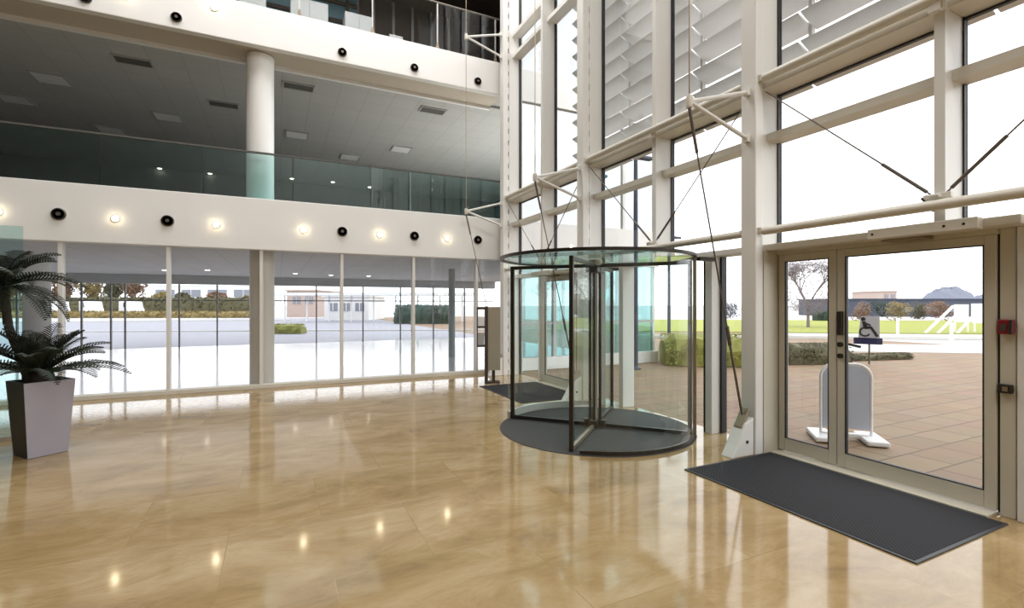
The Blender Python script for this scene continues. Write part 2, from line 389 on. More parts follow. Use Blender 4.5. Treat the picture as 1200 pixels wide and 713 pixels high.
# --- entrance facade: steel columns, mullions, transoms, glass
COLS = [-6.1, -2.85, .37, 3.59, 6.81, 9.95]
clab = {3.59: 'tall cream steel column beside the double doors', 6.81: 'tall cream steel column behind the revolving door',
        9.95: 'tall white steel column in the corner by the fascia ends'}
for y in COLS:
    c = thing('column', (4.6, y, 0), clab.get(y, 'cream steel column of the facade'), 'column', kind='structure')
    MB().box(4.55, 4.67, y - .09, y + .09, 0, 12).build('column_shaft', M['pale'], c, bevel=.012)
    MB().box(4.72, 4.97, y - .035, y + .035, 0, 12).build('mullion', M['pale'], c)
    sp = MB()
    for k in range(46): sp.box(4.67, 4.72, y - .03, y + .03, .1 + k * .26, .1 + k * .26 + .15)
    sp.build('spacer', M['pale'], c)
    MB().box(4.97, 5.03, y - .05, y + .05, 0, 12).build('gasket', M['gasket'], c)
MULL = [-4.47, -1.24, 1.98, 5.2, 8.38]
for n, y in enumerate(MULL):
    zb = 2.25
    c = thing('trim_%d' % (20 + n), (4.85, y, zb), 'slender facade mullion between two steel columns', 'mullion', kind='structure')
    MB().box(4.70, 4.97, y - .036, y + .036, zb, 12).build('mullion', M['pale'], c)
    MB().box(4.97, 5.03, y - .05, y + .05, zb, 12).build('gasket', M['gasket'], c)
VERT = sorted(COLS + MULL)
for i in range(len(VERT) - 1):
    y0, y1 = VERT[i], VERT[i + 1]
    for j, (z0, z1) in enumerate(((2.24, 3.37), (3.45, 3.91), (3.98, 7.18), (7.26, 7.66), (7.74, 11.9))):
        wn = MB().box(4.995, 5.007, y0 + .05, y1 - .05, z0, z1).build('window_%d' % (100 + i * 5 + j), M['gfac'])
        tag(wn, 'facade pane', None, None, 'structure')
YA, YB = -8, 10.4
tr = MB(); n = 0
for (z0, z1, x0) in ((3.37, 3.45, 4.80), (7.18, 7.26, 4.80), (7.66, 7.74, 4.80)):
    for i in range(len(VERT) - 1):
        o = struct(MB().box(x0, 5.02, VERT[i] + .036, VERT[i + 1] - .036, z0, z1), 'trim_%d' % (30 + n), M['cream' if z0 < 4 else 'pale'], 'horizontal facade transom'); n += 1
for i in range(len(VERT) - 1):   # deep box transom
    struct(MB().box(4.70, 5.03, VERT[i] + .037, VERT[i + 1] - .037, 3.91, 3.98), 'trim_%d' % (30 + n), M['cream'], 'deep cream box transom of the facade', bevel=.006); n += 1
    struct(MB().box(4.985, 5.025, VERT[i] + .05, VERT[i + 1] - .05, 3.89, 3.91), 'trim_%d' % (30 + n), M['gasket']); n += 1
struct(MB().box(4.97, 5.1, 10.0, 10.5, 0, 12), 'trim_90', M['pale'])
struct(MB().box(4.8, 5.1, 10.4, 10.52, 0, 12), 'trim_91', M['pale'])

# ground-storey header and panes
struct(MB().box(4.80, 5.03, 3.63, 6.77, 2.18, 2.25), 'trim_92', M['pale'], 'pale header over the revolving door', bevel=.006)
struct(MB().box(4.72, 5.03, 1.52, 3.55, 2.17, 2.24), 'trim_93', M['cream'], 'cream header over the double doors', bevel=.008)
struct(MB().box(4.89, 5.0, 1.70, 3.50, 2.131, 2.17), 'trim_97', M['stone'])
struct(MB().box(4.89, 5.0, 6.90, 8.70, 2.131, 2.17), 'trim_98', M['stone'])
struct(MB().box(4.72, 5.03, 6.85, 8.88, 2.17, 2.24), 'trim_94', M['cream'], 'cream header over the far double doors', bevel=.008)
struct(MB().box(4.80, 5.03, 8.88, 9.91, 2.18, 2.25), 'trim_95', M['pale'])
struct(MB().box(4.80, 5.03, -8, 1.52, 2.18, 2.25), 'trim_96', M['pale'])
def post(y0, y1, x0, x1, z1, m, nm, label):
    struct(MB().box(x0, x1, y0, y1, 0, z1), nm, m, label, bevel=.005)
def ground_pane(nm, y0, y1):
    o = MB().box(4.995, 5.007, y0, y1, y0*0+.05, 2.18).build(nm, M['gfac']); tag(o, 'ground pane of the facade', None, None, 'structure')
for k, sgn in enumerate((0, 1)):
    f = (lambda y: y) if not sgn else (lambda y: 10.4 - y)
    def rng(a, b): return (min(f(a), f(b)), max(f(a), f(b)))
    post(*rng(4.30, 4.40), 4.80, 5.02, 2.18, M['pale'], 'trim_%d' % (100 + k), 'pale jamb post beside the revolving door')
    post(*rng(4.27, 4.30), 4.94, 5.03, 2.18, M['gasket'], 'trim_%d' % (102 + k), None)
    if not k: post(*rng(4.40, 4.43), 4.80, 4.98, 2.18, M['bronze'], 'trim_%d' % (104 + k), None)
    ground_pane('window_%d' % (90 + k), *rng(3.70, 4.27))
    post(*rng(3.50, 3.545), 4.68, 5.0, 2.17, M['stone'], 'trim_%d' % (106 + k), 'stone coloured door reveal')
    post(*rng(1.52, 1.60), 4.90, 5.03, 2.17, M['pale'], 'trim_%d' % (108 + k), None)
    post(*rng(1.61, 1.70), 4.915, 5.0, 2.17, M['stone'], 'trim_%d' % (110 + k), 'stone coloured jamb carrying the red call point')
    struct(MB().box(4.765, 5.0, *rng(1.72, 3.49), 0, .018), 'trim_%d' % (112 + k), M['stone'])
    # double doors
    d = thing('door_%d' % (k + 1), (4.93, (f(1.72) + f(3.49)) / 2, 0), ('glazed double doors with stone coloured frames behind the dark rectangular mat' if not sgn else 'glazed double doors beyond the revolving door'), 'door', kind='structure')
    for (a, b, wide) in ((2.885, 3.488, 0), (1.715, 2.875, 1)):
        x0, x1 = 4.90, 4.96
        zt, zb, st = 2.13, .03, .072
        lf = MB()
        lf.box(x0, x1, *rng(a, a + st), zb, zt); lf.box(x0, x1, *rng(b - st, b), zb, zt)
        lf.box(x0, x1, *rng(a + st, b - st), zt - .075, zt); lf.box(x0, x1, *rng(a + st, b - st), zb, zb + .135)
        leaf = lf.build('door_leaf', M['stone'], d, bevel=.005)
        MB().box(4.925, 4.935, *rng(a + st, b - st), zb + .135, zt - .075).build('pane', M['gfac'], leaf)
        g = MB(); i0, i1 = a + st, b - st
        g.box(x0 - .001, x0 + .03, *rng(i1 - .014, i1), zb + .135, zt - .075); g.box(x0 - .001, x0 + .03, *rng(i0, i0 + .008), zb + .135, zt - .075)
        g.box(x0 - .001, x0 + .03, *rng(i0 + .008, i1 - .014), zt - .083, zt - .075); g.box(x0 - .001, x0 + .03, *rng(i0 + .008, i1 - .014), zb + .135, zb + .143)
        g.build('gasket', M['gasket'], leaf)
        if wide:
            MB().box(x0 - .035, x0, *rng(b - .06, b - .012), 1.30, 1.53).build('push_plate', M['bronze'], leaf, bevel=.006)
            lk = MB()
            for z in (1.21, 1.10): lk.lathe([(.024, -.03), (.024, 0)], (x0, (f(b - .036)), z), 14, 'x')
            lk.build('lock_cylinder', M['bronze'], leaf)
            lv = MB().tube((x1, f(b - .036), 1.21), (x1 + .05, f(b - .036), 1.21), .012).tube((x1 + .05, f(b - .036), 1.21), (x1 + .05, f(b - .15), 1.19), .013)
            lv.build('lever', M['black'], leaf)
    # gap between leaf and jamb
    struct(MB().box(4.93, 4.99, *rng(1.70, 1.714), .02, 2.131), 'trim_%d' % (114 + k), M['gasket'])
    struct(MB().box(4.93, 4.99, *rng(3.489, 3.499), .02, 2.131), 'trim_%d' % (116 + k), M['gasket'])
for i, (a, b) in enumerate(((-8, -2.9), (-2.8, .3), (.44, 1.5))):
    ground_pane('window_%d' % (92 + i), a, b)
ground_pane('window_95', 8.9, 9.88)

# ================================================================== OUTSIDE GROUND
struct(MB().box(5.03, 24, -40, 10.5, -.16, -.012), 'terrace_paving', M['paving'], 'brown paving outside the doors')
struct(MB().box(XE, 24, 10.5, 60, -.16, -.012), 'terrace_paving.001', M['paving'])
struct(MB().box(5.03, XE, 21.62, 60, -.16, -.012), 'road_surface.001', M['road'])
struct(MB().box(24, 400, -300, 400, -.2, -.02), 'ground_forecourt', M['concrete'])
struct(MB().box(-200, 5.03, 21.62, 60, -.16, -.012), 'road_surface', M['road'], 'pale road outside the hall')
struct(MB().box(-300, 24, 60, 400, -.2, -.02), 'ground_field', M['concrete'])

# ================================================================== FIXTURES ON THE FACADE
# horizontal tubes
spans = [(.47, 3.49, 'cream tube rail above the double doors'), (3.69, 6.71, 'cream tube rail just above the revolving door canopy'), (6.91, 9.85, 'cream tube rail above the far double doors')]
for y0, y1, lb in spans:
    t = thing('tube_rail', (4.62, (y0 + y1) / 2, 2.38), lb, 'rail', 'lower tube rails of the facade')
    MB().tube((4.62, y0 + .03, 2.37), (4.62, y1 - .03, 2.37), .042, 16).build('tube', M['cream'], t, smooth=True)
    for y in (y0, y1): MB().box(4.58, 4.66, y - .03, y + .03, 2.35, 2.41).build('clevis', M['cream'], t, bevel=.006)
ul = ['upper cream tube rail over the double doors', 'upper cream tube rail over the revolving door', 'upper cream tube rail towards the corner column']
for (y0, y1, _), lb in zip(spans, ul):
    t = thing('tube_rail', (4.63, (y0 + y1) / 2, 3.99), lb, 'rail', 'upper tube rails of the facade')
    MB().tube((4.63, y0 + .03, 3.99), (4.63, y1 - .03, 3.99), .045, 16).build('tube', M['cream'], t, smooth=True)
    for y in (y0, y1): MB().box(4.585, 4.675, y - .03, y + .03, 3.955, 4.025).build('clevis', M['cream'], t, bevel=.006)
    ym = (y0 + y1) / 2
    MB().box(4.63, 4.74, ym - .05, ym + .05, 3.90, 3.99).box(4.61, 4.66, ym - .04, ym + .04, 3.88, 3.98).build('bracket', M['cream'], t, bevel=.005)

# V struts, vertical cables and anchors
def strut(y, z, lb):
    t = thing('bracing_strut', (4.55, y, z), lb, 'strut', 'V struts on the facade columns')
    ap = Vector((3.70, y, z))
    for dz in (.25, -.25):
        MB().tube(ap, (4.54, y, z + dz), .022, 12).build('tube', M['pale'], t, smooth=True)
        MB().box(4.50, 4.55, y - .03, y + .03, z + dz - .04, z + dz + .04).build('clevis', M['pale'], t, bevel=.005)
    MB().lathe([(.03, -.06), (.035, -.03), (.035, .03), (.03, .06)], tuple(ap), 14).build('knuckle', M['cream'], t, smooth=True)
strut(3.59, 3.62, 'cream V strut on the steel column beside the double doors')
strut(6.81, 3.62, 'cream V strut on the steel column behind the revolving door')
strut(9.95, 3.62, 'lower white V strut in front of the lower fascia end')
strut(9.95, 7.42, 'upper white V strut in front of the upper fascia end')
def mast_cable(y, lb):
    t = thing('tension_cable', (4.45, y, .36), lb, 'cable', 'mast cables of the facade')
    MB().tube((3.70, y, 11.9), (3.70, y, 3.7), .007, 8).build('upper_cable', M['brass'], t)
    p, q = Vector((3.70, y, 3.55)), Vector((4.50, y, .24))
    MB().tube(p, p.lerp(q, .99), .008, 8).build('lower_cable', M['sleeve'], t)
    MB().tube(p, p.lerp(q, .13), .016, 10).build('turnbuckle', M['sleeve'], t); MB().tube(p.lerp(q, .66), p.lerp(q, .72), .020, 10).build('turnbuckle', M['sleeve'], t)
    MB().tube(p.lerp(q, .72), p.lerp(q, .93), .013, 10).build('sleeve', M['cable'], t)
mast_cable(3.59, 'brown mast cable slanting to the column beside the double doors')
mast_cable(6.81, 'mast cable slanting to the column behind the revolving door')
mast_cable(9.95, 'pale mast cable hanging in front of the fascia ends')
def anchor(y, lb):
    t = thing('cable_anchor', (4.42, y, 0), lb, 'anchor', 'cable anchors at the column feet')
    MB().prism([(4.22, 0.0), (4.545, 0.0), (4.545, .40), (4.42, .34), (4.30, .12)], 'y', y - .075, y + .075).build('shroud', M['pale'], t, bevel=.012)
    MB().obox((4.45, y), 0, .05, .05, .27, .34).prism([(4.38, .30), (4.42, .28), (4.53, .46), (4.50, .50)], 'y', y - .05, y + .05).build('cap', M['brass'], t, bevel=.01)
    MB().lathe([(.018, -.08), (.018, -.074)], (4.44, y, .15), 12, 'y').build('bolt', M['bronze'], t)
anchor(3.59, 'pale triangular cable anchor at the foot of the column by the dark mat')
anchor(6.81, 'pale cable anchor at the column foot behind the revolving door')
anchor(9.95, 'pale cable anchor at the corner column foot beside the leaflet stand')

def cross_cable(y, lb):
    t = thing('bracing_cable', (4.72, y, 2.44), lb, 'cable', 'crossing brace cables of the facade')
    x = 4.69
    for s in (1, -1):
        p, q = Vector((x, y + s * .05, 2.47)), Vector((x, y + s * 1.5, 3.86))
        MB().tube(p, q, .007, 8).build('cable', M['cable'], t)
        MB().tube(p.lerp(q, .02), p.lerp(q, .24), .014, 10).build('sleeve', M['sleeve'], t)
    MB().box(4.655, 4.70, y - .09, y + .09, 2.425, 2.47).box(4.60, 4.70, y - .035, y + .035, 2.43, 2.455).build('node', M['cream'], t, bevel=.006)
    MB().tube((x - .03, y + .1, 2.45), (x - .03, y + .02, 2.33), .010, 8).build('hook', M['bronze'], t)
cross_cable(1.98, 'pair of brace cables meeting above the double doors')
cross_cable(5.2, 'pair of brace cables meeting above the revolving door')
cross_cable(8.38, 'pair of brace cables meeting above the far double doors')

# sun louvres outside the glass
def louvre(y0, y1, n, lb):
    t = thing('sun_louvre', (5.6, (y0 + y1) / 2, 4.15), lb, 'louvre', 'sun louvres outside the facade')
    bl = None
    for k in range(n):
        z = 4.22 + k * .335
        a = R(-24); hc = .168
        prof = []
        for i in range(12):
            th = 2 * PI * i / 12
            px, pz = hc * math.cos(th), .016 * math.sin(th)
            prof.append((5.55 + px * math.cos(a) - pz * math.sin(a), z + px * math.sin(a) + pz * math.cos(a)))
        if bl is None:
            bl = MB().prism(prof, 'y', y0 + .015, y1 - .015).build('blade', M['blade'], t, smooth=True)
        else:
            c = bl.copy(); C.objects.link(c); c.parent = t; c.location = (0, 0, k * .335)
    for y in (y0 + .012, y1 - .012):
        MB().box(5.60, 5.66, y - .010, y + .010, 4.22, 4.2 + n * .335).build('bracket', M['blade'], t)
louvre(.37, 1.98, 6, 'silver sun louvre bank beyond the pane at the right picture edge')
louvre(1.98, 3.59, 8, 'silver sun louvre bank above the double doors')
louvre(3.59, 5.2, 11, 'silver sun louvre bank left of the column with the cream V strut')
louvre(5.2, 6.81, 13, 'silver sun louvre bank above the revolving door')
louvre(6.81, 8.38, 15, 'narrow looking silver sun louvre bank left of the middle steel column')

# ================================================================== REVOLVING DOOR
RC = Vector((3.71, 5.20, 0)); RR = 1.21
rm = MB().lathe([(1.235, 0.0), (1.235, .006), (1.2, .010)], (RC.x, RC.y, 0), 72).build('round_mat', M['roundmat'], smooth=True)
tag(rm, 'round grey entrance mat inside the revolving door', 'mat')
rv = thing('revolving_door', (RC.x, RC.y, .01), 'glass revolving door with dark bronze frames on a round mat', 'door')
A0 = 222
for k in range(4):
    a = R(A0 + 90 * k); ca, sa = math.cos(a), math.sin(a)
    def pt(r): return (RC.x + r * ca, RC.y + r * sa)
    wg = MB().obox(pt(1.155), a, .025, .022, .02, 2.12).obox(pt(.065), a, .018, .018, .08, 2.12)
    wg.obox(pt(.61), a, .53, .018, 2.075, 2.12)
    wing = wg.build('door_wing', M['bronze'], rv, bevel=.004)
    MB().obox(pt(.61), a, .53, .02, .02, .065).build('bottom_rail', M['brass'] if k in (0,) else M['bronze'], wing, bevel=.004)
    MB().obox(pt(.61), a, .53, .006, .065, 2.075).build('pane', M['gdoor'], wing)
    MB().obox(pt(.09), a, .05, .05, .03, .11).build('hinge_block', M['bronze'], wing, bevel=.008)
MB().lathe([(.045, .012), (.045, .06), (.03, .08), (.03, 2.1), (.09, 2.1), (.09, 2.17)], (RC.x, RC.y, 0), 20).build('centre_post', M['brass'], rv, smooth=True)
MB().obox((RC.x, RC.y), R(30), .12, .08, 2.0, 2.1).build('drive_box', M['bronze'], rv, bevel=.01)
MB().lathe([(1.20, 2.178), (1.20, 2.192)], (RC.x, RC.y, 0), 72).build('canopy', M['gleft'], rv)
MB().arc(RC, 1.195, 1.235, 0, 2 * PI, 2.165, 2.20, 72).build('canopy_rim', M['bronze'], rv)
for nm, a0, a1 in (('near', 226, 312), ('far', 48, 134)):
    for h in (0, 1):
        s0 = a0 + (a1 - a0) * h / 2; s1 = a0 + (a1 - a0) * (h + 1) / 2
        MB().arc(RC, 1.200, 1.212, R(s0 + .3), R(s1 - .3), .05, 2.165, 14).build('drum_pane', M['gdoor'], rv, smooth=True)
    for s in ((a1,) if nm == 'near' else (a0,)):
        MB().obox((RC.x + RR * math.cos(R(s)), RC.y + RR * math.sin(R(s))), R(s), .02, .022, .012, 2.165).build('drum_post', M['brass'] if s in (312, 48) else M['bronze'], rv, bevel=.004)
MB().arc(RC, 1.185, 1.225, R(49), R(133), .012, .11, 24).build('drum_curb', M['alu'], rv)
MB().arc(RC, 1.195, 1.217, R(227), R(311), .012, .05, 24).build('drum_channel', M['bronze'], rv)
for s in (312, 48):
    yy = RC.y + RR * math.sin(R(s)); sg = -1 if s == 312 else 1
    MB().box(4.55, 4.80, min(yy, yy + sg * .06), max(yy, yy + sg * .06), 2.12, 2.165).build('link_rail', M['bronze'], rv)

# ================================================================== MATS
def rect_mat(y0, y1, lb):
    t = thing('entrance_mat', (4.1, (y0 + y1) / 2, 0), lb, 'mat')
    MB().box(3.555, 4.735, y0 + .025, y1 - .025, .001, .012).build('mat_field', M['mat'], t)
    MB().box(3.53, 4.76, y0, y0 + .025, .001, .010).box(3.53, 4.76, y1 - .025, y1, .001, .010).box(3.53, 3.555, y0 + .025, y1 - .025, .001, .010).box(4.735, 4.76, y0 + .025, y1 - .025, .001, .010).build('mat_edge', M['gasket'], t)
rect_mat(1.60, 3.49, 'dark rectangular entrance mat before the near double doors')
rect_mat(6.95, 8.75, 'dark rectangular entrance mat beyond the revolving door')

# ================================================================== DOOR HARDWARE
def door_operator(f, lb):
    rg = lambda a, b: (min(f(a), f(b)), max(f(a), f(b)))
    t = thing('door_operator', (4.72, f(2.15), 2.16), lb, 'door closer')
    MB().box(4.62, 4.718, *rg(1.72, 2.46), 2.155, 2.245).build('housing', M['operator'], t, bevel=.008)
    MB().box(4.72, 4.885, *rg(2.10, 2.40), 2.14, 2.165).build('arm', M['brass'], t)
    for y in (1.80, 1.92, 2.42): MB().lathe([(.010, -.003), (.010, .002)], (4.62, f(y), 2.20), 10, 'x').build('screw', M['bronze'], t)
door_operator(lambda y: y, 'long grey door operator box over the near double doors')
door_operator(lambda y: 10.4 - y, 'door operator box over the far double doors')
t = thing('call_point', (4.90, 1.655, 1.43), 'red call point box on the jamb right of the double doors', 'call point')
MB().box(4.86, 4.914, 1.612, 1.695, 1.375, 1.485).build('case', M['red'], t, bevel=.006)
MB().box(4.85, 4.86, 1.613, 1.63, 1.38, 1.48).build('edge_strip', M['black'], t)
MB().box(4.856, 4.861, 1.645, 1.68, 1.40, 1.45).build('press_pad', M['brown'], t)
t = thing('door_release', (4.90, 1.655, .97), 'small dark door release below the red call point', 'door release')
MB().box(4.868, 4.914, 1.62, 1.70, .935, 1.0).build('case', M['bronze'], t, bevel=.006)
MB().box(4.862, 4.868, 1.64, 1.67, .95, .985).build('button', M['brass'], t)

# ================================================================== FASCIA LIGHTS AND NOZZLES
ordn = ['first', 'second', 'third', 'fourth', 'fifth', 'sixth', 'seventh', 'eighth', 'ninth', 'tenth']
def nozzle(x, z, r, lb, gp, proto):
    if proto is None:
        t = thing('air_nozzle', (x, 10.30, z), lb, 'air nozzle', gp)
        MB().arc_ring = None
        MB().lathe([(r, 0), (r, -.03), (r * .86, -.045), (r * .8, -.03), (r * .78, .0)], (x, 10.30, z), 24, 'y').build('nozzle_body', M['bronze'], t, smooth=True)
        MB().lathe([(r * 1.12, 0), (r * 1.12, -.008), (r, -.008), (r, 0)], (x, 10.30, z), 24, 'y').build('collar', M['pale'], t, smooth=True)
        MB().lathe([(r * .34, -.03), (r * .30, -.05)], (x, 10.30, z), 16, 'y').build('core', M['cable'], t, smooth=True)
        return t
    return copy_tree(proto, None, (x, 10.30, z), lb)
LN = [(-3.19, 'first'), (-1.73, 'second'), (1.18, 'third'), (2.65, 'fourth'), (4.11, 'fifth')]
pr = None
for x, o in LN:
    n_ = nozzle(x, 3.06, .095, 'dark round air nozzle on the lower fascia, %s from the left' % o, 'air nozzles on the lower fascia', pr); pr = pr or n_
UN = [(-2.85, 'first'), (-1.60, 'second'), (1.18, 'third'), (2.65, 'fourth'), (4.11, 'fifth')]
pr = None
for x, o in UN:
    n_ = nozzle(x, 6.67 if x > 0 else 6.66, .085, 'dark round air nozzle on the upper fascia, %s from the left' % o, 'air nozzles on the upper fascia', pr); pr = pr or n_
def wall_light(x, z, lb, gp, proto):
    if proto is None:
        t = thing('wall_light', (x, 10.30, z), lb, 'light', gp)
        MB().lathe([(.062, 0), (.062, -.012), (.05, -.02), (.045, -.02)], (x, 10.30, z), 24, 'y').build('bezel', M['pale'], t, smooth=True)
        MB().lathe([(.042, -.02), (.036, -.045), (.018, -.06)], (x, 10.30, z), 20, 'y').build('bulb', M['lamp'], t, smooth=True)
        return t
    return copy_tree(proto, None, (x, 10.30, z), lb)
LL = [-3.92, -2.46, -1.0, .46, 1.92, 3.38]
pr = None
for i, x in enumerate(LL):
    n_ = wall_light(x, 3.04, 'small glowing round light on the lower fascia, %s from the left' % ordn[i], 'glowing lights on the lower fascia', pr); pr = pr or n_
pr = None
for i, x in enumerate((-2.32, -1.03)):
    n_ = wall_light(x, 6.98 if i else 6.84, 'small glowing round light on the upper fascia, %s from the left' % ordn[i], 'glowing lights on the upper fascia', pr); pr = pr or n_

# ================================================================== BALUSTRADES
def balustrade(z0, z1, m, lb, npan):
    t = thing('glass_balustrade', (-3, 10.36, z0), lb, 'balustrade')
    wd = 17.7 / npan
    for i in range(npan):
        x0 = -13 + i * wd
        MB().box(x0 + .008, x0 + wd - .008, 10.36, 10.375, z0, z1).build('glass_panel', m, t)
    MB().box(-13, 4.7, 10.345, 10.39, z1, z1 + .03).build('handrail', M['vent'], t)
balustrade(3.59, 4.45, M['gteal'], 'teal tinted glass balustrade on the lower fascia', 12)
t = thing('glass_balustrade', (-3, 10.40, 7.22), 'clear glass balustrade of the top gallery on the upper fascia', 'balustrade')
for i in range(12): MB().box(-12.2 + i * 1.4, -10.82 + i * 1.4, 10.365, 10.377, 7.22, 8.25).build('glass_panel', M['ghall'], t)
for i in range(13):
    x = -12.21 + i * 1.4
    MB().box(x - .012, x + .012, 10.38, 10.41, 7.22, 8.25).build('post', M['alu'], t)
    MB().prism([(x - .05, 7.22), (x + .05, 7.22), (x + .015, 7.38), (x - .015, 7.38)], 'y', 10.378, 10.42).build('shoe', M['brass'], t)
MB().tube((-13, 10.39, 8.27), (4.7, 10.39, 8.27), .022).build('handrail', M['cable'], t)

# white cupboards of the top gallery
def cupboard(x0, x1, zt, lb):
    t = thing('low_cupboard', ((x0 + x1) / 2, 10.9, 6.92), lb, 'cupboard', 'white cupboards behind the top balustrade')
    MB().box(x0, x1, 10.7, 11.1, 6.96, zt).build('body', M['cupb'], t, bevel=.01)
    MB().box(x0 + .02, x1 - .02, 10.72, 11.08, 6.92, 6.96).build('plinth', M['vent'], t)
    for a, b in ((x0 + .01, (x0 + x1) / 2 - .004), ((x0 + x1) / 2 + .004, x1 - .01)): MB().box(a, b, 10.685, 10.70, 6.98, zt - .02).build('door', M['cupb'], t)
cupboard(-.66, -.2, 7.80, 'white cupboard in the top gallery, first from the left')
cupboard(.24, .95, 7.80, 'white cupboard in the top gallery, second from the left')
cupboard(1.28, 1.85, 7.76, 'white cupboard in the top gallery, third from the left')
cupboard(2.2, 2.5, 7.5, 'small white cupboard in the top gallery, nearest the corner')

# ================================================================== CEILING FITTINGS
def panel_fit(u, v, z, w_, l_, m, name, lb, cat, gp):
    d = (z - 1.6) * 569.2 / (356.5 - v); p = at(u, d, z)
    t = thing(name, p, lb, cat, gp)
    MB().box(p.x - w_ / 2, p.x + w_ / 2, p.y - l_ / 2, p.y + l_ / 2, z - .02, z - .001).build('panel', m, t)
    fr = MB(); e = .03
    fr.box(p.x - w_ / 2 - e, p.x + w_ / 2 + e, p.y - l_ / 2 - e, p.y - l_ / 2, z - .03, z - .001).box(p.x - w_ / 2 - e, p.x + w_ / 2 + e, p.y + l_ / 2, p.y + l_ / 2 + e, z - .03, z - .001)
    fr.box(p.x - w_ / 2 - e, p.x - w_ / 2, p.y - l_ / 2, p.y + l_ / 2, z - .03, z - .001).box(p.x + w_ / 2, p.x + w_ / 2 + e, p.y - l_ / 2, p.y + l_ / 2, z - .03, z - .001)
    fr.build('frame', M['greycol'], t)
gl = 'pale square panels in the gallery ceiling'
for (u, v, lb) in ((197, 137, 'pale ceiling panel, left of the white column'), (60, 92, 'pale ceiling panel near the left cornice'), (18, 116, 'pale ceiling panel at the left picture edge'),
                   (130, 152, 'pale ceiling panel above the balustrade, left of the white column'), (348, 158, 'bright ceiling panel just right of the white column'), (470, 175, 'pale ceiling panel in the middle of the right gallery ceiling'),
                   (410, 184, 'pale ceiling panel above the balustrade, right of the white column')):
    panel_fit(u, v, 6.50, .55, .55, M['ceilpanel'], 'ceiling_panel', lb, 'ceiling panel', gl)
for (u, v, lb) in ((156, 71, 'dark ceiling vent beside the left cornice'), (350, 101, 'dark ceiling vent right of the white column'), (507, 129, 'dark ceiling vent near the right cornice'), (262, 122, 'dark ceiling vent just left of the white column')):
    panel_fit(u, v, 6.50, .6, .3, M['vent'], 'ceiling_vent', lb, 'vent', 'dark vents in the gallery ceiling')
def downlight(u, v, z, lb, gp, proto):
    d = (z - 1.6) * 569.2 / (356.5 - v); p = at(u, d, z)
    if proto is None:
        t = thing('downlight', p, lb, 'light', gp)
        MB().lathe([(.10, -.001), (.10, -.02), (.075, -.02)], tuple(p), 20).build('bezel', M['pale'], t, smooth=True)
        MB().lathe([(.07, -.02), (.05, -.035)], tuple(p), 16).build('lens', M['downl'], t, smooth=True)
        return t
    return copy_tree(proto, None, p, lb)
pr = None
for u, v, o in ((193, 316, 'first'), (243, 316, 'second'), (296, 317, 'third'), (346, 320, 'fourth'), (388, 322, 'fifth'), (432, 323, 'sixth')):
    n_ = downlight(u, v, 2.66, 'round downlight in the hall ceiling, %s from the left' % o, 'downlights in the hall ceiling', pr); pr = pr or n_
pr = None
for u, v, o in ((187, 197, 'first'), (246, 203, 'second'), (342, 209, 'third'), (390, 213, 'fourth'), (433, 219, 'fifth')):
    n_ = downlight(u, v, 6.50, 'round downlight seen through the teal balustrade, %s from the left' % o, 'downlights in the gallery ceiling', pr); pr = pr or n_

# ================================================================== PLANTER WITH PALMS
pang = R(37.6)
PC = at(32, 4.99) + Vector((math.cos(pang) - math.sin(pang), math.sin(pang) + math.cos(pang), 0)) * .165
pl = thing('potted_palm', PC, 'dark palm in a tapered planter with a lilac grey front and a black side', 'plant')
hb, ht, H = .165, .21, .79
def ring(h, z, e=0): 
    ca, sa = math.cos(pang), math.sin(pang)
    return [(PC.x + x * ca - y * sa, PC.y + x * sa + y * ca, z) for x, y in ((-h, -h), (h, -h), (h, h), (-h, h))]
vs = ring(hb, 0) + ring(ht, H) + ring(ht - .03, H) + ring(ht - .05, H - .09)
fs = [(3, 2, 1, 0)]
for k in range(3):
    for i in range(4): fs.append((4 * k + i, 4 * k + (i + 1) % 4, 4 * k + 4 + (i + 1) % 4, 4 * k + 4 + i))
fs.append((12, 13, 14, 15))
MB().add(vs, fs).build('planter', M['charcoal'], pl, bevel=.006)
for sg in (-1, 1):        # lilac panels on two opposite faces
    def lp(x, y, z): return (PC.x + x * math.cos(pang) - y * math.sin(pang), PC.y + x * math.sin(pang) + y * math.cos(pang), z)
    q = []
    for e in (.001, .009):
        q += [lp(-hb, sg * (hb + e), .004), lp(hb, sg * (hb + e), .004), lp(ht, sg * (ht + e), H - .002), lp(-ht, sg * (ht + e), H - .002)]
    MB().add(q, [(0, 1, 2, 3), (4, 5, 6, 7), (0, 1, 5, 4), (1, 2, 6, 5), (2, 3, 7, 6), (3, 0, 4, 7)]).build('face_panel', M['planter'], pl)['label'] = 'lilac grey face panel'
MB().add(ring(ht - .048, H - .07) + ring(ht - .07, H - .045), [(0, 1, 5, 4), (1, 2, 6, 5), (2, 3, 7, 6), (3, 0, 4, 7), (4, 5, 6, 7), (3, 2, 1, 0)]).build('soil', M['soil'], pl)
